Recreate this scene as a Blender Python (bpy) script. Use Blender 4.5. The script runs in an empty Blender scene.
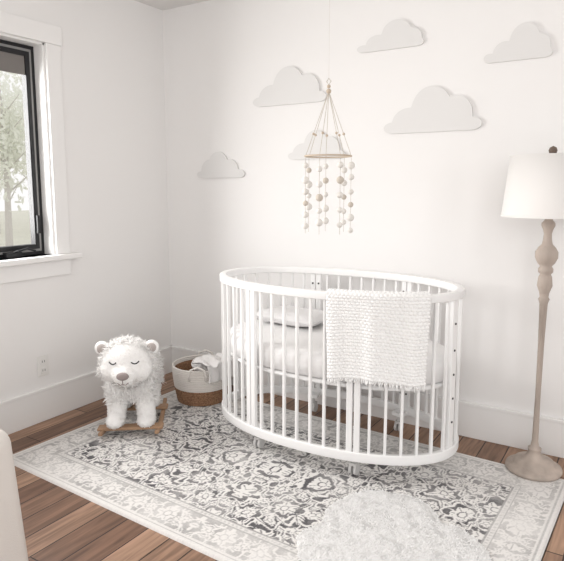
import bpy, bmesh, math, random
import numpy as np
from mathutils import Vector, Matrix, noise as mnoise
random.seed(7); rng=np.random.default_rng(7)
S=bpy.context.scene
COL=S.collection

# ---------------------------------------------------------------- helpers
def mat(name,color,rough=0.6,metal=0.0,bump=None,spec=0.3,sheen=0.0,vary=None,trans=0.0):
    m=bpy.data.materials.new(name); m.use_nodes=True
    nt=m.node_tree; b=nt.nodes['Principled BSDF']
    b.inputs['Base Color'].default_value=(*color,1); b.inputs['Roughness'].default_value=rough
    b.inputs['Metallic'].default_value=metal; b.inputs['Specular IOR Level'].default_value=spec
    if sheen: b.inputs['Sheen Weight'].default_value=sheen
    if trans: b.inputs['Transmission Weight'].default_value=trans
    tc=nt.nodes.new('ShaderNodeTexCoord')
    if vary:
        sc,amt,stretch=vary
        mp=nt.nodes.new('ShaderNodeMapping'); mp.inputs['Scale'].default_value=stretch
        n=nt.nodes.new('ShaderNodeTexNoise'); n.inputs['Scale'].default_value=sc; n.inputs['Detail'].default_value=6
        r=nt.nodes.new('ShaderNodeValToRGB')
        r.color_ramp.elements[0].position=.3; r.color_ramp.elements[1].position=.7
        r.color_ramp.elements[0].color=(*[c*(1-amt) for c in color],1)
        r.color_ramp.elements[1].color=(*[min(1,c*(1+amt)) for c in color],1)
        nt.links.new(tc.outputs['Object'],mp.inputs[0]); nt.links.new(mp.outputs[0],n.inputs['Vector'])
        nt.links.new(n.outputs['Fac'],r.inputs[0]); nt.links.new(r.outputs[0],b.inputs['Base Color'])
    if bump:
        sc,st,dist=bump
        n=nt.nodes.new('ShaderNodeTexNoise'); n.inputs['Scale'].default_value=sc; n.inputs['Detail'].default_value=4
        bp=nt.nodes.new('ShaderNodeBump'); bp.inputs['Strength'].default_value=st; bp.inputs['Distance'].default_value=dist
        nt.links.new(tc.outputs['Object'],n.inputs['Vector']); nt.links.new(n.outputs['Fac'],bp.inputs['Height'])
        nt.links.new(bp.outputs[0],b.inputs['Normal'])
    return m
def fur_mat(name,color,tr=.35):
    """wool strands: diffuse mixed with translucency, like real fibre"""
    m=bpy.data.materials.new(name); m.use_nodes=True; nt=m.node_tree; nt.nodes.clear()
    o=nt.nodes.new('ShaderNodeOutputMaterial'); d=nt.nodes.new('ShaderNodeBsdfDiffuse'); t=nt.nodes.new('ShaderNodeBsdfTranslucent'); x=nt.nodes.new('ShaderNodeMixShader')
    d.inputs['Color'].default_value=(*color,1); t.inputs['Color'].default_value=(*color,1); x.inputs[0].default_value=tr
    nt.links.new(d.outputs[0],x.inputs[1]); nt.links.new(t.outputs[0],x.inputs[2]); nt.links.new(x.outputs[0],o.inputs[0])
    return m
def mesh_obj(name,verts,faces,m=None,smooth=False,parent=None):
    me=bpy.data.meshes.new(name); me.from_pydata([tuple(v) for v in verts],[],[tuple(f) for f in faces]); me.update()
    o=bpy.data.objects.new(name,me); COL.objects.link(o)
    if m: me.materials.append(m)
    if smooth: me.polygons.foreach_set('use_smooth',[True]*len(me.polygons))
    if parent: o.parent=parent
    return o
def empty(name,loc=(0,0,0),rz=0):
    e=bpy.data.objects.new(name,None); e.location=loc; e.rotation_euler=(0,0,rz); e.empty_display_size=.1
    COL.objects.link(e); return e
def from_bm(name,bm,m=None,smooth=False,parent=None):
    me=bpy.data.meshes.new(name); bm.to_mesh(me); bm.free()
    o=bpy.data.objects.new(name,me); COL.objects.link(o)
    if m: me.materials.append(m)
    if smooth: me.polygons.foreach_set('use_smooth',[True]*len(me.polygons))
    if parent: o.parent=parent
    return o
def add_box(bm,x0,x1,y0,y1,z0,z1):
    vs=[bm.verts.new(p) for p in [(x0,y0,z0),(x1,y0,z0),(x1,y1,z0),(x0,y1,z0),(x0,y0,z1),(x1,y0,z1),(x1,y1,z1),(x0,y1,z1)]]
    for f in [(3,2,1,0),(4,5,6,7),(0,1,5,4),(1,2,6,5),(2,3,7,6),(3,0,4,7)]: bm.faces.new([vs[i] for i in f])
def boxes(name,lst,m,parent=None,bev=0.003):
    bm=bmesh.new()
    for b in lst: add_box(bm,*b)
    o=from_bm(name,bm,m,parent=parent)
    if bev:
        md=o.modifiers.new('b','BEVEL'); md.width=bev; md.segments=2; md.limit_method='ANGLE'
    return o
def lathe(name,prof,m,seg=48,parent=None,loc=(0,0,0),smooth=True):
    vs=[];fs=[]
    for z,r in prof:
        for i in range(seg):
            a=2*math.pi*i/seg; vs.append((r*math.cos(a),r*math.sin(a),z))
    n=len(prof)
    for j in range(n-1):
        for i in range(seg):
            k=(i+1)%seg; fs.append((j*seg+i,j*seg+k,(j+1)*seg+k,(j+1)*seg+i))
    o=mesh_obj(name,vs,fs,m,smooth,parent); o.location=loc
    return o
def tube(bm,pts,r,seg=8,closed=False):
    n=len(pts); pts=[Vector(p) for p in pts]; rings=[]
    prevn=None
    for i,p in enumerate(pts):
        if closed: t=pts[(i+1)%n]-pts[i-1]
        else: t=pts[min(i+1,n-1)]-pts[max(i-1,0)]
        t.normalize()
        if prevn is None:
            a=Vector((0,0,1)) if abs(t.z)<.9 else Vector((1,0,0)); nn=t.cross(a).normalized()
        else: nn=(prevn-t*prevn.dot(t)).normalized()
        prevn=nn; bb=t.cross(nn)
        rr=r[i] if isinstance(r,(list,tuple)) else r
        rings.append([bm.verts.new(p+(nn*math.cos(2*math.pi*k/seg)+bb*math.sin(2*math.pi*k/seg))*rr) for k in range(seg)])
    m=n if closed else n-1
    for i in range(m):
        A=rings[i];B=rings[(i+1)%n]
        for k in range(seg):
            bm.faces.new((A[k],A[(k+1)%seg],B[(k+1)%seg],B[k]))
    if not closed:
        bm.faces.new(rings[0][::-1]); bm.faces.new(rings[-1])
def ball(bm,c,r,sc=(1,1,1),u=12,v=8,rot=None):
    M=Matrix.Translation(c)@(rot.to_matrix().to_4x4() if rot else Matrix.Identity(4))@Matrix.Diagonal((r*sc[0],r*sc[1],r*sc[2],1))
    bmesh.ops.create_uvsphere(bm,u_segments=u,v_segments=v,radius=1,matrix=M)
def tufts(name,P,N,length,width,m,parent=None,curl=.6,grav=.3,lenvar=.4,lay=1.0,flow=None):
    """locks of wool: each leaves the surface, leans over and shows its flat side outward"""
    n=len(P); P=np.asarray(P,float); N=np.asarray(N,float)
    rnd=rng.normal(size=(n,3)); tan=rnd-N*(rnd*N).sum(1)[:,None]; tan/=np.linalg.norm(tan,axis=1)[:,None]
    if flow is not None: tan=tan*.5+flow; tan/=np.linalg.norm(tan,axis=1)[:,None]
    D=N*.7+tan*lay; D/=np.linalg.norm(D,axis=1)[:,None]
    side=np.cross(D,N)+rng.normal(size=(n,3))*.15*curl; side/=np.linalg.norm(side,axis=1)[:,None]
    L=length*(1+lenvar*(rng.random(n)-.5)*2)[:,None]
    bend=tan*1.0+rng.normal(size=(n,3))*curl*.5; bend[:,2]-=grav
    w=width
    p0=P; p1=P+D*L*.5+bend*L*.10; p2=P+D*L*.85+bend*L*.35
    V=np.stack([p0-side*w*.8,p0+side*w*.8,p1-side*w,p1+side*w,p2],1).reshape(-1,3)
    b=(np.arange(n)*5)[:,None]
    q=b+np.array([[0,1,3,2]]); t=b+np.array([[2,3,4]])
    me=bpy.data.meshes.new(name)
    me.vertices.add(n*5); me.vertices.foreach_set('co',V.ravel())
    me.loops.add(n*7); me.polygons.add(n*2)
    li=np.concatenate([q,t],1).ravel()
    me.loops.foreach_set('vertex_index',li)
    ls=np.stack([np.arange(n)*7,np.arange(n)*7+4],1).ravel(); me.polygons.foreach_set('loop_start',ls)
    me.update(calc_edges=True); me.validate()
    me.polygons.foreach_set('use_smooth',[True]*len(me.polygons))
    me.materials.append(m)
    o=bpy.data.objects.new(name,me); COL.objects.link(o)
    if parent: o.parent=parent
    return o
def bake_modifiers(o):
    dg=bpy.context.evaluated_depsgraph_get(); dg.update()
    me=bpy.data.meshes.new_from_object(o.evaluated_get(dg)); o.modifiers.clear(); o.data=me
    return o
def sample(o,count,filt=None):
    me=o.data; me.calc_loop_triangles(); T=np.array([t.vertices[:] for t in me.loop_triangles]); 
    V=np.array([v.co[:] for v in me.vertices]); A,B,C=V[T[:,0]],V[T[:,1]],V[T[:,2]]
    cr=np.cross(B-A,C-A); ar=np.linalg.norm(cr,axis=1); nn=cr/np.maximum(ar,1e-12)[:,None]
    idx=rng.choice(len(T),count,p=ar/ar.sum()); a=rng.random((count,1)); b=rng.random((count,1)); s=(a+b)>1
    a=np.where(s,1-a,a); b=np.where(s,1-b,b)
    P=A[idx]+(B-A)[idx]*a+(C-A)[idx]*b; N=nn[idx]
    if filt is not None:
        k=filt(P,N); P=P[k];N=N[k]
    return P,N
def vnoise(x,y,seed=0):
    r=np.random.default_rng(seed).random((256,256))
    xi=np.floor(x).astype(int); yi=np.floor(y).astype(int); fx=x-xi; fy=y-yi
    fx=fx*fx*(3-2*fx); fy=fy*fy*(3-2*fy)
    g=lambda a,b: r[a%256,b%256]
    return (g(xi,yi)*(1-fx)+g(xi+1,yi)*fx)*(1-fy)+(g(xi,yi+1)*(1-fx)+g(xi+1,yi+1)*fx)*fy

# ---------------------------------------------------------------- materials
M_wall=mat('wall_paint',(.865,.852,.842),.75,bump=(60,.05,.002))
M_ceil=mat('ceiling_paint',(.80,.785,.77),.8,bump=(60,.05,.002))
M_trim=mat('trim_paint',(.88,.87,.86),.4,spec=.4)
M_crib=mat('crib_white_lacquer',(.90,.895,.89),.35,spec=.45)
M_black=mat('window_black_frame',(.018,.018,.02),.4)
M_cloud=mat('cloud_board_paint',(.76,.75,.74),.8)
M_dark=mat('dark_bolt',(.03,.03,.03),.4)
M_lampw=mat('weathered_wood',(.46,.39,.34),.6,vary=(14,.22,(1,1,.15)),bump=(90,.15,.002))
M_shade=mat('linen_shade',(.84,.82,.80),.85,bump=(400,.25,.001))
M_sheet=mat('sheet_cotton',(.84,.83,.825),.85,bump=(35,.25,.01))
M_pillow=mat('pillow_cotton',(.78,.77,.77),.85,bump=(20,.3,.01))
M_knit=mat('knit_wool',(.93,.925,.92),.9,sheen=.2,bump=(220,.3,.003))
M_fur=fur_mat('white_fur',(.97,.96,.95))
M_skin=fur_mat('sheepskin_wool',(.985,.98,.975))
M_plush=mat('plush_white',(.94,.93,.92),.95,sheen=.2,bump=(160,.3,.004))
M_nose=mat('plush_nose',(.33,.28,.27),.8)
M_ear=mat('plush_ear_inner',(.46,.41,.39),.9)
M_eye=mat('plush_eye',(.02,.02,.02),.2)
M_rock=mat('rocker_wood',(.38,.24,.15),.55,vary=(10,.2,(1,.2,1)))
M_brope=mat('basket_cream_rope',(.78,.74,.70),.9,bump=(250,.5,.003))
M_bbrown=mat('basket_brown_weave',(.30,.17,.10),.85,vary=(120,.45,(1,1,1)),bump=(200,.6,.004))
M_throw=mat('throw_cloth',(.76,.74,.73),.9,bump=(120,.4,.004))
M_bead=mat('mobile_wood_bead',(.58,.48,.38),.6)
M_felt1=mat('felt_cream',(.81,.78,.74),.95,bump=(300,.5,.002))
M_felt2=mat('felt_taupe',(.62,.56,.49),.95,bump=(300,.5,.002))
M_string=mat('mobile_cord',(.58,.53,.47),.9)
M_uph=mat('chair_linen',(.76,.72,.68),.9,bump=(260,.4,.002))
M_plastic=mat('outlet_plastic',(.82,.81,.79),.35)
M_slot=mat('outlet_slot',(.08,.08,.08),.6)
def glass():
    m=bpy.data.materials.new('window_glass'); m.use_nodes=True; nt=m.node_tree; nt.nodes.clear()
    o=nt.nodes.new('ShaderNodeOutputMaterial'); t=nt.nodes.new('ShaderNodeBsdfTransparent'); g=nt.nodes.new('ShaderNodeBsdfGlossy'); x=nt.nodes.new('ShaderNodeMixShader')
    g.inputs['Roughness'].default_value=.02; x.inputs[0].default_value=.05
    nt.links.new(t.outputs[0],x.inputs[1]); nt.links.new(g.outputs[0],x.inputs[2]); nt.links.new(x.outputs[0],o.inputs[0]); return m
M_glass=glass()

def floor_mat():
    m=bpy.data.materials.new('hardwood_planks'); m.use_nodes=True; nt=m.node_tree; b=nt.nodes['Principled BSDF']; L=nt.links
    tc=nt.nodes.new('ShaderNodeTexCoord'); sp=nt.nodes.new('ShaderNodeSeparateXYZ'); cb=nt.nodes.new('ShaderNodeCombineXYZ')
    L.new(tc.outputs['Object'],sp.inputs[0]); L.new(sp.outputs['Y'],cb.inputs['X']); L.new(sp.outputs['X'],cb.inputs['Y'])
    br=nt.nodes.new('ShaderNodeTexBrick'); br.offset=.37; br.offset_frequency=2
    br.inputs['Scale'].default_value=1; br.inputs['Brick Width'].default_value=.62; br.inputs['Row Height'].default_value=.115
    br.inputs['Mortar Size'].default_value=.0028; br.inputs['Mortar Smooth'].default_value=.1; br.inputs['Bias'].default_value=0
    br.inputs['Color1'].default_value=(.40,.25,.17,1); br.inputs['Color2'].default_value=(.175,.095,.062,1); br.inputs['Mortar'].default_value=(.03,.016,.012,1)
    L.new(cb.outputs[0],br.inputs['Vector'])
    mp=nt.nodes.new('ShaderNodeMapping'); mp.inputs['Scale'].default_value=(22,1.6,1); L.new(tc.outputs['Object'],mp.inputs[0])
    n=nt.nodes.new('ShaderNodeTexNoise'); n.inputs['Scale'].default_value=2.2; n.inputs['Detail'].default_value=8; n.inputs['Distortion'].default_value=.6
    L.new(mp.outputs[0],n.inputs['Vector'])
    r=nt.nodes.new('ShaderNodeValToRGB'); r.color_ramp.elements[0].position=.3; r.color_ramp.elements[1].position=.72
    r.color_ramp.elements[0].color=(.55,.53,.51,1); r.color_ramp.elements[1].color=(1.25,1.25,1.25,1); L.new(n.outputs['Fac'],r.inputs[0])
    mx=nt.nodes.new('ShaderNodeMix'); mx.data_type='RGBA'; mx.blend_type='MULTIPLY'; mx.inputs['Factor'].default_value=1
    L.new(br.outputs['Color'],mx.inputs['A']); L.new(r.outputs[0],mx.inputs['B']); L.new(mx.outputs['Result'],b.inputs['Base Color'])
    bp=nt.nodes.new('ShaderNodeBump'); bp.inputs['Strength'].default_value=.3; bp.inputs['Distance'].default_value=.002; bp.invert=True
    L.new(br.outputs['Fac'],bp.inputs['Height']); L.new(bp.outputs[0],b.inputs['Normal'])
    b.inputs['Roughness'].default_value=.42; b.inputs['Specular IOR Level'].default_value=.33
    return m
M_floor=floor_mat()

# ---------------------------------------------------------------- room shell
CH=2.46; XR=4.4; YF=-4.2
boxes('floor',[(-.14,XR,YF,.14,-.1,0)],M_floor,bev=0)
boxes('ceiling',[(-.14,XR,YF,.14,CH,CH+.1)],M_ceil,bev=0)
boxes('wall_back',[(-.14,XR,0,.14,0,CH)],M_wall,bev=0)
WY0,WY1,WZ0,WZ1=-2.05,-.92,.93,2.07   # window opening
boxes('wall_left',[(-.14,0,YF,WY0,0,CH),(-.14,0,WY1,0,0,CH),(-.14,0,WY0,WY1,0,WZ0),(-.14,0,WY0,WY1,WZ1,CH)],M_wall,bev=0)
boxes('baseboard_back',[(.0,XR,-.016,0,0,.175),(.0,XR,-.020,0,.172,.19)],M_trim,bev=.003)
boxes('baseboard_left',[(0,.016,YF,0,0,.175),(0,.020,YF,0,.172,.19)],M_trim,bev=.003)
W=empty('window_1')
boxes('casing',[(0,.018,WY1,WY1+.09,WZ0-.0,WZ1),(0,.018,WY0-.09,WY0,WZ0,WZ1),(0,.022,WY0-.10,WY1+.10,WZ1,WZ1+.10)],M_trim,W)
boxes('stool',[(-.10,.05,WY0-.16,WY1+.15,WZ0-.03,WZ0)],M_trim,W,.005)
boxes('apron',[(0,.018,WY0-.09,WY1+.09,WZ0-.12,WZ0-.03)],M_trim,W)
boxes('jamb',[(-.14,0,WY1-.012,WY1,WZ0,WZ1),(-.14,0,WY0,WY0+.012,WZ0,WZ1),(-.14,0,WY0,WY1,WZ1-.012,WZ1)],M_trim,W,.001)
fr=-.075
def frame(name,x0,x1,y0,y1,z0,z1,w,m):
    boxes(name,[(x0,x1,y0,y0+w,z0,z1),(x0,x1,y1-w,y1,z0,z1),(x0,x1,y0+w,y1-w,z1-w,z1),(x0,x1,y0+w,y1-w,z0,z0+w)],m,W,.002)
frame('outer_frame',fr-.05,fr,WY0+.012,WY1-.012,WZ0,WZ1-.012,.020,M_black)
mid=(WY0+WY1)/2
M_gry=mat('window_gasket',(.30,.295,.29),.6)
frame('gasket_right',fr-.04,fr+.003,mid+.0,WY1-.032,WZ0+.020,WZ1-.032,.014,M_gry)
frame('sash_right',fr-.035,fr+.008,mid+.0,WY1-.046,WZ0+.034,WZ1-.046,.026,M_black)
frame('sash_left',fr-.035,fr+.008,WY0+.046,mid-.0,WZ0+.034,WZ1-.046,.026,M_black)
boxes('glass',[(fr-.014,fr-.010,WY0+.06,WY1-.06,WZ0+.05,WZ1-.06)],M_glass,W,0)
M_grey=mat('window_shade_fabric',(.20,.185,.175),.7)
boxes('roller_shade',[(fr-.008,fr+.002,mid+.03,WY1-.072,WZ1-.17,WZ1-.07)],M_grey,W)
bm=bmesh.new(); tube(bm,[(fr+.03,-1.14,WZ0+.03),(fr+.05,-1.13,WZ0+.035),(fr+.055,-1.08,WZ0+.045),(fr+.055,-1.03,WZ0+.03)],.006); add_box(bm,fr+.0,fr+.04,-1.19,-1.10,WZ0+.0,WZ0+.03)
add_box(bm,fr+.0,fr+.025,-.985,-.965,WZ0+.12,WZ0+.22)
from_bm('crank_handle',bm,M_black,parent=W)
O=empty('wall_outlet',(0,-1.04,.315))
boxes('plate',[(0,.006,-.036,.036,-.058,.058)],M_plastic,O,.003)
boxes('sockets',[(.005,.009,-.018,.018,.008,.042),(.005,.009,-.018,.018,-.042,-.008)],M_plastic,O,.002)
boxes('slots',[(.008,.0095,sy-.0015,sy+.0015,z0,z0+.012) for sy in (-.007,.007) for z0 in (.02,-.03)],M_slot,O,0)

# outdoors: pale lawn and leafy trees
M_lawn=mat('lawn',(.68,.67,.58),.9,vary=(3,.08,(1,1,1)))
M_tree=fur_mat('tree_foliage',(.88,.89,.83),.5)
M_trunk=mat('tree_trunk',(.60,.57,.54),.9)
boxes('lawn',[(-40,-.3,-30,40,-.6,-.5)],M_lawn,bev=0)
bmt=bmesh.new(); PP=[]
for tx,ty,h in [(-13,7.2,5.2),(-13,8.9,5.8),(-18,12,7.5),(-21,11.2,8),(-19,10.6,6.6),(-24,16.5,9),(-26,15,9)]:
    tube(bmt,[(tx,ty,-.498),(tx+.1,ty,h*.4),(tx,ty,h*.85)],[.12,.07,.02],6)
    for k in range(9):
        a=random.random()*6.28; z0=h*(.15+.06*k); tube(bmt,[(tx,ty,z0),(tx+math.cos(a)*h*.13,ty+math.sin(a)*h*.13,z0+h*.12)],[.035,.01],4)
    n=1500; d=rng.normal(size=(n,3)); d/=np.linalg.norm(d,axis=1)[:,None]; rr=rng.random((n,1))**.45
    PP.append(d*rr*np.array([h*.2,h*.2,h*.38])*(.85+.3*np.sin(d[:,:1]*7+d[:,1:2]*5))+np.array([tx,ty,h*.52]))
TR=empty('outdoor_trees')
from_bm('trunks',bmt,M_trunk,parent=TR)
PP=np.concatenate(PP); PP=PP[PP[:,2]>-.2]; NN=rng.normal(size=PP.shape); NN/=np.linalg.norm(NN,axis=1)[:,None]
tufts('foliage',PP,NN,.16,.045,M_tree,TR)

# ---------------------------------------------------------------- clouds
def cloud(x0,x1,z0,z1,circs):
    w=x1-x0; h=z1-z0; n=120; up=[];lo=[]
    for i in range(n+1):
        s=.5-.5*math.cos(math.pi*i/n); X=s*w; t=0
        for cx,cz,rx,rz in circs:
            d=(s-cx)/rx
            if abs(d)<=1: t=max(t,cz+rz*math.sqrt(1-d*d))
        e=.10; d=min(s,1-s); b=0
        if d<e: b=.13*(1-math.sqrt(max(0,1-((e-d)/e)**2)))
        t=max(t,b+.005); up.append((X,t*h)); lo.append((X,b*h))
    out=lo+up[::-1]
    bm=bmesh.new(); F=[bm.verts.new((x0+a,-.014,z0+b)) for a,b in out]; B=[bm.verts.new((x0+a,-.001,z0+b)) for a,b in out]
    bm.faces.new(F); bm.faces.new(B[::-1]); k=len(out)
    for i in range(k): bm.faces.new((F[i],B[i],B[(i+1)%k],F[(i+1)%k]))
    bmesh.ops.recalc_face_normals(bm,faces=bm.faces[:])
    return from_bm('wall_cloud',bm,M_cloud)
A1=[(.10,.13,.10,.13),(.27,.22,.18,.34),(.50,.45,.21,.55),(.74,.34,.17,.42),(.90,.14,.10,.14),(.5,.1,.44,.15)]
A2=[(.10,.13,.10,.13),(.30,.30,.20,.42),(.46,.50,.20,.50),(.70,.30,.17,.40),(.89,.15,.11,.16),(.5,.1,.44,.15)]
A3=[(.10,.13,.10,.13),(.32,.24,.18,.32),(.60,.50,.22,.50),(.80,.30,.17,.36),(.90,.14,.10,.14),(.5,.1,.44,.15)]
cloud(.73,1.23,1.785,2.00,A1)
cloud(.28,.66,1.365,1.53,A2)
cloud(.98,1.35,1.465,1.63,A1)
cloud(1.415,1.785,2.02,2.165,A3)
cloud(1.58,2.09,1.585,1.815,A1)
cloud(2.085,2.39,1.895,2.06,A3)

# ---------------------------------------------------------------- rug
def rug():
    Lx,Ly=2.30,1.30; d=.004; nx=int(Lx/d)+1; ny=int(Ly/d)+1
    x=np.linspace(-Lx/2,Lx/2,nx); y=np.linspace(-Ly/2,Ly/2,ny); X,Y=np.meshgrid(x,y,indexing='ij')
    ax=np.abs(X); ay=np.abs(Y)
    wx=ax+.026*(vnoise(ax*12,ay*12,1)-.5)*2; wy=ay+.026*(vnoise(ax*12,ay*12,2)-.5)*2
    def flower(u,v,R,k,ph=0):
        r=np.hypot(u,v)/R; th=np.arctan2(v,u)+ph
        pet=.68+.32*np.abs(np.cos(k*th/2)); ins=(r<pet)
        ring=(r>.30)&(r<.40); vein=(r>.45)&(np.abs(np.sin(k*th/2))<.16)&(r<pet*.9)
        return ins,ins&(ring|vein)
    def field(u0,v0,a,b,s=1.0):
        cream=np.zeros_like(u0,bool); dk=np.zeros_like(u0,bool)
        for ox,oy,R,k in [(0,0,.050,6),(.5,.5,.043,8),(.5,0,.026,5),(0,.5,.026,5)]:
            u=(u0/a-ox+.5)%1-.5; v=(v0/b-oy+.5)%1-.5; u=u*a; v=v*b
            i,q=flower(u,v,R*s,k); cream|=i; dk=(dk&~i)|q
            r=np.hypot(u,v); th=np.arctan2(v,u)
            if R>.03:
                sc=np.abs(r-(R*s*1.45+.010*s*np.cos(6*th)))<.0045*s; cream|=sc
                for j in range(8):
                    t0=j*math.pi/4+.39; c,sn=math.cos(t0),math.sin(t0); uu=u*c+v*sn-R*s*1.75; vv=-u*sn+v*c+.006*s
                    lf=(uu/(.019*s))**2+(vv/(.0085*s))**2<1; cream|=lf; dk=(dk&~lf)|(lf&(np.abs(vv)<.0016*s))
        n1=vnoise(u0*34,v0*34,5); n2=vnoise(u0*34+50,v0*34,6)
        cream|=(np.abs(n1-.5)<.06)&(n2>.3)
        return cream&~dk
    edge=np.minimum(Lx/2-ax,Ly/2-ay)
    fc=field(wx,wy,.235,.235,1.10)
    along=np.where((Lx/2-ax)<(Ly/2-ay),wy,wx); across=edge
    bc=field(along+.03,across-.105,.17,.30,1.05)
    cream=np.where(edge>.205,fc,bc).astype(float)
    fade=vnoise(X*5,Y*5,9)*.5+vnoise(X*22,Y*22,10)*.5
    dark=1-cream
    k_field=np.clip(.44+.78*fade,0,1); k_border=np.clip(.05+.60*fade,0,.7)
    k=np.where(edge>.205,k_field,k_border)
    dark=dark*k
    for a0,a1,val in [(0,.022,.03),(.022,.028,.4),(.028,.038,.05),(.172,.178,.5),(.178,.199,.10),(.199,.205,.6)]:
        dark=np.where((edge>=a0)&(edge<a1),val*(.6+.6*fade),dark)
    beads=((along/.02)%1<.5)&(edge>.182)&(edge<.195); dark=np.where(beads,.4*fade+.1,dark)
    sp=rng.random(X.shape); dark=np.clip(dark+(sp-.5)*.18,0,1)
    c0=np.array([.79,.77,.75]); c1=np.array([.11,.106,.112])
    C=c0[None,None]*(1-dark[...,None])+c1[None,None]*dark[...,None]
    Zp=.009+.0018*(1-dark)+.0006*sp; Zp=np.where(edge<.004,.0,Zp)
    V=np.stack([X,Y,Zp],-1).reshape(-1,3)
    I=np.arange(nx*ny).reshape(nx,ny); q=np.stack([I[:-1,:-1],I[1:,:-1],I[1:,1:],I[:-1,1:]],-1).reshape(-1,4)
    me=bpy.data.meshes.new('area_rug'); me.vertices.add(len(V)); me.vertices.foreach_set('co',V.ravel())
    me.loops.add(q.size); me.polygons.add(len(q)); me.loops.foreach_set('vertex_index',q.ravel()); me.polygons.foreach_set('loop_start',np.arange(len(q))*4)
    me.update(calc_edges=True)
    at=me.color_attributes.new('Col','FLOAT_COLOR','POINT'); at.data.foreach_set('color',np.concatenate([C.reshape(-1,3),np.ones((len(V),1))],1).ravel())
    m=bpy.data.materials.new('rug_pile'); m.use_nodes=True; nt=m.node_tree; b=nt.nodes['Principled BSDF']
    ca=nt.nodes.new('ShaderNodeVertexColor'); ca.layer_name='Col'; nt.links.new(ca.outputs[0],b.inputs['Base Color']); b.inputs['Roughness'].default_value=.95; b.inputs['Specular IOR Level'].default_value=.1
    me.materials.append(m)
    o=bpy.data.objects.new('area_rug',me); COL.objects.link(o); o.location=(1.435,-.865,.0); o.rotation_euler=(0,0,math.radians(-2.3))
rug()
RZ=.0115

# ---------------------------------------------------------------- crib
CX,CY=1.502,-.435; AX,AY=.628,.352; CT=.852
K=empty('baby_crib',(CX,CY,RZ)); CTl=CT-RZ
def ov(th,off=0,z=0):
    c,s=math.cos(th),math.sin(th); e=.93
    x=AX*math.copysign(abs(c)**e,c); y=AY*math.copysign(abs(s)**e,s)
    n=Vector((c/AX,s/AY,0)).normalized()
    return Vector((x,y,z))+n*off
NT=720; pth=[ov(2*math.pi*i/NT) for i in range(NT+1)]; cum=[0]
for i in range(NT): cum.append(cum[-1]+(pth[i+1]-pth[i]).length)
PER=cum[-1]
def th_at(s):
    s%=PER; lo=np.searchsorted(cum,s)-1; lo=max(0,min(NT-1,lo)); f_=(s-cum[lo])/(cum[lo+1]-cum[lo]); return 2*math.pi*(lo+f_)/NT
def s_at(th):
    t=(th/(2*math.pi))%1*NT; i=int(t); return cum[i]+(t-i)*(cum[i+1]-cum[i])
def ring(name,z0,z1,o0,o1,m,n=160):
    vs=[];fs=[]
    for i in range(n):
        th=th_at(PER*i/n)
        for o_,z_ in ((o0,z0),(o1,z0),(o1,z1),(o0,z1)): vs.append(ov(th,o_,z_))
    for i in range(n):
        j=(i+1)%n
        for k in range(4): l=(k+1)%4; fs.append((i*4+k,j*4+k,j*4+l,i*4+l))
    o=mesh_obj(name,vs,fs,m,False,K); md=o.modifiers.new('b','BEVEL'); md.width=.005; md.segments=3; md.limit_method='ANGLE'; md.angle_limit=math.radians(50)
    o.data.polygons.foreach_set('use_smooth',[True]*len(fs))
    return o
ring('top_rail',CTl-.036,CTl,-.022,.014,M_crib)
ring('bottom_rail',.085,.130,-.012,.014,M_crib)
def oslab(bm,th,w,t,z0,z1,off=0):
    c=ov(th,off); n=Vector((math.cos(th)/AX,math.sin(th)/AY,0)).normalized(); tt=Vector((-n.y,n.x,0))
    vs=[]
    for z in (z0,z1):
        for a,b in ((-1,-1),(1,-1),(1,1),(-1,1)): vs.append(bm.verts.new(c+tt*(w/2*a)+n*(t/2*b)+Vector((0,0,z))))
    for f in [(3,2,1,0),(4,5,6,7),(0,1,5,4),(1,2,6,5),(2,3,7,6),(3,0,4,7)]: bm.faces.new([vs[i] for i in f])
posts=[math.radians(a) for a in (66,114,-66,-114)]
endp=[math.radians(a) for a in (-8,172)]
bm=bmesh.new(); ps=[s_at(t) for t in posts+endp]
for t in posts:
    s=s_at(t)
    for ds in (-.017,.017): oslab(bm,th_at(s+ds),.027,.020,.09,CTl-.034)
for t in endp: oslab(bm,t,.040,.018,.09,CTl-.034)
o=from_bm('posts',bm,M_crib,parent=K); md=o.modifiers.new('b','BEVEL'); md.width=.003; md.segments=2
bm=bmesh.new(); NB=46
for i in range(NB):
    s=PER*(i+.5)/NB
    if min(min(abs(s-p),PER-abs(s-p)) for p in ps)<.042: continue
    oslab(bm,th_at(s),.013,.016,.12,CTl-.03)
o=from_bm('slats',bm,M_crib,parent=K); md=o.modifiers.new('b','BEVEL'); md.width=.003; md.segments=2
bm=bmesh.new()
for t in endp:
    n=Vector((math.cos(t)/AX,math.sin(t)/AY,0)).normalized()
    for z in (.25,.36,.47,.58,.70): 
        c=ov(t,.009,z); tube(bm,[c-n*.002,c+n*.003],.005,10)
for t in posts:
    s=s_at(t)
    for z in (.2,.75):
        for ds in (-.017,.017):
            tt=th_at(s+ds); n=Vector((math.cos(tt)/AX,math.sin(tt)/AY,0)).normalized(); c=ov(tt,-.010,z); tube(bm,[c+n*.002,c-n*.003],.005,10)
from_bm('bolts',bm,M_dark,parent=K)
bm=bmesh.new()
for t in posts:
    c=ov(t,-.045); tube(bm,[(c.x,c.y,.10),(c.x,c.y,.05)],.009,10)
    for dx in (-.012,.012): 
        tube(bm,[(c.x+dx-.006,c.y,.026),(c.x+dx+.006,c.y,.026)],.026,20)
    add_box(bm,c.x-.016,c.x+.016,c.y-.02,c.y+.02,.045,.058)
from_bm('casters',bm,mat('caster_plastic',(.62,.61,.60),.4),parent=K)
bm=bmesh.new()
for t in posts: oslab(bm,t,.06,.06,.088,.108,-.04)
from_bm('caster_mounts',bm,M_crib,parent=K)
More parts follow.
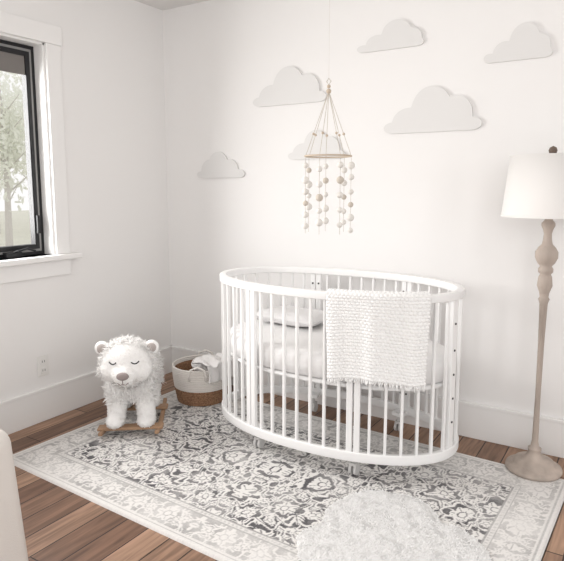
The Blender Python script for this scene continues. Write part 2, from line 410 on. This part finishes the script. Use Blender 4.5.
def disc(name,z0,z1,off,m,rnd=.03,quilt=0):
    n=96; prof=[(z0,off-rnd*.6),(z0+rnd*.3,off-.0),(z1-rnd,off),(z1-rnd*.3,off-rnd*.3),(z1,off-rnd),(z1+.002,off-.12),(z1+.002,-.30)]
    vs=[];fs=[]
    for z,o_ in prof:
        for i in range(n):
            th=2*math.pi*i/n
            if o_<-.2: p=Vector((AX*math.cos(th)*.3,AY*math.sin(th)*.3,z))
            else: p=ov(th,o_,z)
            vs.append(p)
    L=len(prof)
    for j in range(L-1):
        for i in range(n): k=(i+1)%n; fs.append((j*n+i,j*n+k,(j+1)*n+k,(j+1)*n+i))
    fs.append(tuple(range((L-1)*n,L*n))); fs.append(tuple(range(n))[::-1])
    return mesh_obj(name,vs,fs,m,True,K)
disc('mattress_base',.405,.425,-.035,M_crib,.01)
disc('mattress',.427,.545,-.028,M_sheet,.035)
def pillow(name,loc,sx,sy,sz,rz,m,parent):
    n=24; vs=[];fs=[]
    for side in (1,-1):
        for i in range(n+1):
            for j in range(n+1):
                u=i/n*2-1; v=j/n*2-1; h=((1-u**4)*(1-v**4))**.5
                vs.append((u*sx*(1-.08*(1-v*v)*u*u), v*sy*(1-.08*(1-u*u)*v*v), side*h*sz*(.9+.2*mnoise.noise(Vector((u*2,v*2,side))))))
    N=(n+1)**2
    for sidx in (0,1):
        for i in range(n):
            for j in range(n):
                a=sidx*N+i*(n+1)+j; f=(a,a+n+1,a+n+2,a+1); fs.append(f if sidx==0 else f[::-1])
    o=mesh_obj(name,vs,fs,m,True,parent); o.location=loc; o.rotation_euler=(math.radians(0),0,rz)
    return o
p1=pillow('pillow',(-.30,.12,.592),.20,.12,.042,math.radians(-4),M_pillow,K)

# ---------------------------------------------------------------- blanket over front rail
def blanket():
    B=empty('knit_blanket',(CX,CY,RZ))
    s0=s_at(math.radians(-77)); s1=s_at(math.radians(-31)); 
    if s1<s0: s1+=PER
    ns,nt=168,264; st_c,st_r=24,44    # stitches across / along
    inn=.20; out=.37; top=CTl+.010
    tot=inn+.05+out; vs=[];fs=[]
    def P(a,b,extra=0):
        s=s0+(s1-s0)*a; l=b*tot
        if l<inn: off=-.034; z=top-.012-(inn-l)
        elif l<inn+.05:
            q=(l-inn)/.05; off=-.034+.064*q; z=top-.012+.016*math.sin(math.pi*q)
        else:
            l2=l-inn-.05; off=.030; z=top-.012-l2
            w=min(1,l2/.15); off+=w*(.007*math.sin(a*15+1)+.003*math.sin(a*31)+.012*l2/.35)
            s+= w*.010*math.sin(l2*9+2)*(a-.5); z+= .010*w*math.sin(a*5)
            s+= -.02*(l2/.375)*(a-.5)
        return ov(th_at(s),off+extra,z)
    for i in range(ns+1):
        for j in range(nt+1):
            a=i/ns; b=j/nt
            ca=a*st_c; rb=b*st_r
            row=int(rb); sh=.5*(row%2)
            kn=.0075*abs(math.sin(math.pi*(ca+sh)))**.7*abs(math.sin(math.pi*rb))**.7
            out_side= 1 if b*tot>inn else -1
            vs.append(P(a,b,kn*out_side))
    for i in range(ns):
        for j in range(nt):
            q=i*(nt+1)+j; fs.append((q,q+nt+1,q+nt+2,q+1))
    o=mesh_obj('knit_panel',vs,fs,M_knit,True,B); md=o.modifiers.new('s','SOLIDIFY'); md.thickness=.004; md.offset=0
    bm=bmesh.new()
    for i in range(46):
        a=(i+.5)/46; p=P(a,1.0); dx=random.uniform(-.005,.005); L=random.uniform(.016,.025)
        tube(bm,[p,p+Vector((dx,-.003,-L*.5)),p+Vector((dx*2,random.uniform(-.006,.002),-L))],[.004,.0035,.0025],5)
    from_bm('fringe',bm,M_knit,True,B)
blanket()

# ---------------------------------------------------------------- floor lamp
F=empty('floor_lamp',(2.447,-.235,RZ))
prof=[(0,.001),(0,.118),(.010,.123),(.020,.120),(.026,.110),(.030,.094),(.038,.088),(.048,.084),(.054,.062),(.060,.042),(.073,.034),(.093,.025),(.098,.029),(.106,.029),(.111,.019),(.14,.014),
(.35,.0115),(.60,.013),(.78,.017),(.80,.024),(.81,.018),(.83,.021),(.86,.032),(.90,.028),(.912,.022),(.922,.031),(.937,.031),(.947,.024),(.962,.036),(.985,.047),(1.01,.047),(1.03,.036),(1.045,.022),(1.065,.018),(1.09,.016),(1.11,.021),(1.125,.028),(1.137,.028),(1.15,.017),(1.18,.012),(1.20,.011),(1.205,.001)]
lathe('turned_column',prof,M_lampw,parent=F)
sb,st=1.165,1.428
lathe('drum_shade',[(sb,.196),(st,.170),(st,.166),(sb,.192),(sb,.196)],M_shade,64,F)
lathe('shade_trim',[(sb-.001,.1975),(sb+.008,.1975),(sb+.008,.191),(sb-.001,.191),(sb-.001,.1975)],M_shade,64,F)
bm=bmesh.new(); tube(bm,[(0,0,1.2),(0,0,1.425)],.006,8)
for k in range(3):
    a=k*2.094; tube(bm,[(0,0,1.42),(.168*math.cos(a),.168*math.sin(a),1.42)],.0025,6)
from_bm('harp',bm,M_lampw,parent=F)
lathe('finial',[(1.420,.001),(1.420,.012),(1.43,.009),(1.437,.015),(1.449,.018),(1.460,.014),(1.467,.001)],mat('finial_dark',(.16,.12,.095),.5),16,F)
bm=bmesh.new(); ball(bm,(0,0,1.27),.032,(1,1,1.3)); from_bm('light_bulb',bm,M_plastic,True,F)

# ---------------------------------------------------------------- mobile
MO=empty('crib_mobile',(1.485,-.47,0))
bm=bmesh.new(); tube(bm,[(0,0,1.80),(0,0,CH)],.0004,5)
hub=Vector((0,0,1.755)); Rr=.112; zr=1.452
tube(bm,[hub+Vector((0,0,.03)),hub+Vector((.012,0,.045)),hub+Vector((0,0,.06)),hub+Vector((-.012,0,.045))],.002,6,True)
NS=7; ang=[2*math.pi*k/NS+.35 for k in range(NS)]
for a in ang:
    e=Vector((Rr*math.cos(a),Rr*math.sin(a),zr))
    tube(bm,[hub,e],.0015,5)
    tube(bm,[e,e-Vector((0,0,.37))],.0011,5)
from_bm('cords',bm,M_string,parent=MO)
bm=bmesh.new(); tube(bm,[(Rr*math.cos(2*math.pi*k/48),Rr*math.sin(2*math.pi*k/48),zr) for k in range(48)],.004,8,True)
ball(bm,hub,.012); ball(bm,hub+Vector((0,0,.022)),.009)
for i,a in enumerate(ang): ball(bm,hub.lerp(Vector((Rr*math.cos(a),Rr*math.sin(a),zr)),.66),.0065)
from_bm('wood_ring_and_beads',bm,M_bead,True,MO)
b1=bmesh.new(); b2=bmesh.new()
for i,a in enumerate(ang):
    e=Vector((Rr*math.cos(a),Rr*math.sin(a),zr)); L=[.37,.32,.36,.30,.37,.33,.36][i]
    z=-.045-(i%2)*.02; j=0
    while z>-L-.01:
        tgt=b2 if (i+j)%4==3 else b1; r=random.choice([.0135,.0155,.018]); ball(tgt,e+Vector((0,0,z)),r)
        z-=random.choice([.055,.062,.07]); j+=1
from_bm('felt_balls_cream',b1,M_felt1,True,MO); from_bm('felt_balls_taupe',b2,M_felt2,True,MO)

# ---------------------------------------------------------------- basket
BK=empty('woven_basket',(.55,-.325,RZ))
def rad(z): return .145+.030*math.sin(min(1,z/.22)*1.5)
bmc=bmesh.new(); bmb=bmesh.new()
nr=20; h=.225/nr
for i in range(nr):
    z=h*(i+.5); r=rad(z); tgt=bmb if i<8 else bmc
    tube(tgt,[(r*math.cos(2*math.pi*k/56),r*math.sin(2*math.pi*k/56),z) for k in range(56)],h*.56,8,True)
from_bm('rope_coils_cream',bmc,M_brope,True,BK); from_bm('rope_coils_brown',bmb,M_bbrown,True,BK)
lathe('lining',[(.004,.001),(.004,.135),(.10,.158),(.20,.166)],M_bbrown,40,BK)
bm=bmesh.new()
for sgn in (1,-1):
    a0=math.radians(-58 if sgn==1 else 122); c=Vector((math.cos(a0),math.sin(a0),0)); t=Vector((-c.y,c.x,0))
    tube(bm,[c*.180+t*.05+Vector((0,0,.165)),c*.186+t*.05+Vector((0,0,.20)),c*.188+t*.04+Vector((0,0,.235)),c*.185+Vector((0,0,.25)),c*.188-t*.04+Vector((0,0,.235)),c*.186-t*.05+Vector((0,0,.20)),c*.180-t*.05+Vector((0,0,.165))],.006,8)
from_bm('handles',bm,M_brope,True,BK)
bm=bmesh.new(); bmesh.ops.create_icosphere(bm,subdivisions=5,radius=1)
for v in bm.verts:
    p=v.co.copy(); n_=1+.16*mnoise.noise(p*1.7)+.06*mnoise.noise(p*4)
    v.co=Vector((p.x*.105*n_,p.y*.10*n_,p.z*.065*n_))
o=from_bm('throw_blanket',bm,M_throw,True,BK); o.location=(.035,.03,.205)
bm=bmesh.new()
NX,NY=40,30
g=[[None]*(NY+1) for _ in range(NX+1)]
for i in range(NX+1):
    for j in range(NY+1):
        u=i/NX; v=j/NY-.5
        rr=.03+u*.24
        if rr<.19: z=.262+.015*math.sin(v*14+u*3)-.1*max(0,rr-.12); xx=rr
        else: xx=.19+.008*math.sin(v*18); z=.254-(rr-.19)*1.2
        g[i][j]=bm.verts.new((xx,v*.20+.01*math.sin(u*9),z+.006*mnoise.noise(Vector((u*6,v*8,0)))))
for i in range(NX):
    for j in range(NY): bm.faces.new((g[i][j],g[i+1][j],g[i+1][j+1],g[i][j+1]))
o=from_bm('throw_corner',bm,M_throw,True,BK); o.rotation_euler=(0,0,math.radians(-10)); md=o.modifiers.new('s','SOLIDIFY'); md.thickness=.01

# ---------------------------------------------------------------- plush bear rocker
T=empty('plush_bear_rocker',(.488,-.825,RZ),math.radians(38)); T.scale=(1.05,1.0,1.04)
bm=bmesh.new()
E=Vector
def el(c,s,rx=0): 
    from mathutils import Euler
    ball(bm,E(c),1,s,24,16,Euler((rx,0,0)).to_quaternion())
el((0,.04,.275),(.120,.18,.112)); el((0,-.08,.27),(.112,.09,.105)); el((0,.12,.285),(.122,.11,.115))
el((0,-.13,.33),(.09,.09,.09))
for sx in (-1,1):
    for k in range(6):
        t=k/5; el((sx*(.066+.008*t),-.10-.02*t,.24-.17*t),(.052-.006*t,.054-.006*t,.05))
        el((sx*(.070+.005*t),.13+.03*math.sin(t*3.1),.24-.17*t),(.055-.012*t,.062-.016*t,.05))
    el((sx*.076,-.148,.072),(.046,.062,.034)); el((sx*.074,.115,.072),(.042,.058,.03))
el((0,-.20,.400),(.118,.110,.106)); el((-.0,-.285,.358),(.060,.065,.050)); el((0,-.305,.348),(.046,.045,.040))
el((0,-.12,.38),(.10,.10,.10))
for sx in (-1,1): el((sx*.062,-.22,.366),(.062,.07,.062))
body=from_bm('plush_body',bm,M_plush,True,T)
md=body.modifiers.new('r','REMESH'); md.mode='VOXEL'; md.voxel_size=.008; md.use_smooth_shade=True
md=body.modifiers.new('s','SMOOTH'); md.iterations=6
bake_modifiers(body)
body.data.materials.clear(); body.data.materials.append(M_plush); body.data.polygons.foreach_set('use_smooth',[True]*len(body.data.polygons))
def filt(P,N):
    d=np.linalg.norm((P-np.array([0,-.25,.375]))/np.array([.12,.13,.12]),axis=1)
    return (d>1)&(P[:,2]>.17)
P_,N_=sample(body,16000,filt); tufts('shaggy_fur',P_,N_,.026,.0028,M_fur,T,curl=.9,grav=.3,lay=.7)
eyeC=[np.array([sx*.052,-.300,.418]) for sx in (-1,1)]
def filt2(P,N):
    return (np.linalg.norm(P-eyeC[0],axis=1)>.024)&(np.linalg.norm(P-eyeC[1],axis=1)>.024)
P_,N_=sample(body,18000,filt2); tufts('short_fur',P_,N_,.009,.0016,M_fur,T,curl=.5,grav=.1,lay=1.2)
for nm,m_,dy,sc in (('ears',M_plush,0,(1,.45,1)),('ear_inner',M_ear,-.012,(.65,.35,.65))):
    bm=bmesh.new()
    for sx in (-1,1): ball(bm,E((sx*.118,-.185+dy,.462)),.036,sc,20,14)
    from_bm(nm,bm,m_,True,T)
bm=bmesh.new(); ball(bm,E((0,-.348,.365)),.024,(1.2,.6,.8),20,14); from_bm('nose',bm,M_nose,True,T)
# closed, stitched eyelids: a downward arc laid on the face surface
bm=bmesh.new()
for sx in (-1,1):
    pts=[]
    for k in range(9):
        u=-1+k/4; x=sx*.052+u*.017; z=.420-.009*(1-u*u)
        hit,loc,nrm,idx=body.ray_cast(E((x,-.6,z)),E((0,1,0)))
        y=loc.y if hit else -.30
        pts.append((x,y-.002,z))
    tube(bm,pts,.0030,6)
from_bm('eyelid_stitch',bm,M_eye,True,T)
bm=bmesh.new(); tube(bm,[(-.025,-.340,.331),(-.012,-.348,.323),(0,-.350,.329),(.012,-.348,.323),(.025,-.340,.331)],.0022,6); tube(bm,[(0,-.355,.349),(0,-.351,.329)],.002,6); from_bm('mouth_stitch',bm,M_nose,True,T)
bm=bmesh.new()
for sx in (-.135,.135):
    n=24; pv=[]
    for i in range(n+1):
        y=-.24+.48*i/n; z=.0+.55*(y-.0)**2
        hh=.028*(1-.35*abs((y-.0)/.24)**2)
        pv.append([bm.verts.new((sx+dx,y,z+dz)) for dx,dz in ((-.010,0),(.010,0),(.010,hh),(-.010,hh))])
    for i in range(n):
        for k in range(4): bm.faces.new((pv[i][k],pv[i+1][k],pv[i+1][(k+1)%4],pv[i][(k+1)%4]))
    bm.faces.new(pv[0][::-1]); bm.faces.new(pv[-1])
for y in (-.155,.12): add_box(bm,-.16,.16,y-.03,y+.03,.034,.048)
bmesh.ops.recalc_face_normals(bm,faces=bm.faces[:])
o=from_bm('wood_rockers',bm,M_rock,parent=T); md=o.modifiers.new('b','BEVEL'); md.width=.003

# ---------------------------------------------------------------- sheepskin
def sheepskin():
    e=empty('sheepskin_rug',(2.13,-1.18,RZ+.001),math.radians(32))
    nr_,na=110,360; V=[];Fc=[]
    def R(a):
        c,s=math.cos(a),math.sin(a); base=1/math.sqrt((c/.315)**2+(s/.41)**2)
        return base*(1+.07*math.cos(4*a+.3)+.035*math.sin(7*a)+.02*math.cos(11*a+1))
    for i in range(nr_+1):
        t=i/nr_
        for k in range(na):
            a=2*math.pi*k/na; r=R(a)*t; x_,y_=r*math.cos(a),r*math.sin(a)
            z=.002+.009*math.sqrt(max(0,1-t**6))
            if t<.99: z+=.0022*abs(mnoise.noise(Vector((x_*40,y_*40,0))))*2
            V.append((x_,y_,max(z,.0) if t<1 else .0))
    for i in range(nr_):
        for k in range(na):
            l=(k+1)%na; Fc.append((i*na+k,(i+1)*na+k,(i+1)*na+l,i*na+l))
    o=mesh_obj('pelt',V,Fc,M_plush,True,e)
    P,N=sample(o,60000); N[:,2]=np.abs(N[:,2])
    fl=np.array([[mnoise.noise(Vector((p[0]*24,p[1]*24,1)))*1.2,mnoise.noise(Vector((p[0]*24,p[1]*24,7)))*1.2,0] for p in P])
    tufts('wool',P,N,.010,.0020,M_skin,e,curl=.3,grav=.0,lay=1.8,flow=fl)
sheepskin()

# ---------------------------------------------------------------- armchair (partly in frame)
CHR=empty('upholstered_armchair',(.992,-2.378,0),math.radians(195))
def rbox(name,x0,x1,y0,y1,z0,z1,m,parent,bev=.05,lean=0,rot=0):
    bm=bmesh.new(); add_box(bm,x0,x1,y0,y1,z0,z1)
    for v in bm.verts:
        if v.co.z>(z0+z1)/2: v.co.x+=lean
    o=from_bm(name,bm,m,True,parent)
    md=o.modifiers.new('b','BEVEL'); md.width=bev; md.segments=6; o.rotation_euler=(rot,0,0); return o
rbox('seat_base',-.30,.30,-.30,.30,.10,.36,M_uph,CHR,.03)
rbox('seat_cushion',-.23,.23,-.32,.20,.365,.48,M_uph,CHR,.045)
rbox('backrest',-.30,.30,.20,.36,.30,.92,M_uph,CHR,.06)
rbox('arm_left',-.36,-.24,-.32,.32,.06,.58,M_uph,CHR,.055,.05)
rbox('arm_right',.24,.36,-.32,.32,.06,.58,M_uph,CHR,.055,-.05)
bm=bmesh.new()
for sx in (-.27,.27):
    for y in (-.25,.25): tube(bm,[(sx,y,.14),(sx*1.03,y*1.03,0)],[.022,.015],12)
from_bm('legs',bm,M_rock,parent=CHR)

# ---------------------------------------------------------------- light & camera
w=bpy.data.worlds.new('world'); S.world=w; w.use_nodes=True
bg=w.node_tree.nodes['Background']; bg.inputs['Color'].default_value=(1,.992,.985,1); bg.inputs['Strength'].default_value=1.05
def area(name,loc,rot,sx,sy,power,col):
    l=bpy.data.lights.new(name,'AREA'); l.shape='RECTANGLE'; l.size=sx; l.size_y=sy; l.energy=power; l.color=col
    o=bpy.data.objects.new(name,l); COL.objects.link(o); o.location=loc; o.rotation_euler=rot
area('window_daylight',(-.5,-1.62,1.6),(0,math.radians(-78),0),1.3,1.05,88,(1,.99,.975))
area('room_fill_light',(3.4,-4.0,1.8),(math.radians(72),0,math.radians(24)),2.2,1.6,33,(1,.985,.97))  # added fill lamp behind the camera to brighten the room; no window there
S.view_settings.view_transform='Standard'
cd=bpy.data.cameras.new('camera'); co=bpy.data.objects.new('camera',cd); COL.objects.link(co)
fpx=583.0; cd.sensor_fit='HORIZONTAL'; cd.sensor_width=36; cd.lens=fpx*36/564
pitch=math.atan(80/583)
co.location=(2.81,-3.009,1.3); co.rotation_euler=(math.pi/2-pitch,0,math.radians(32))
cd.shift_y=-12.5/564
cd.clip_start=.05
S.camera=co
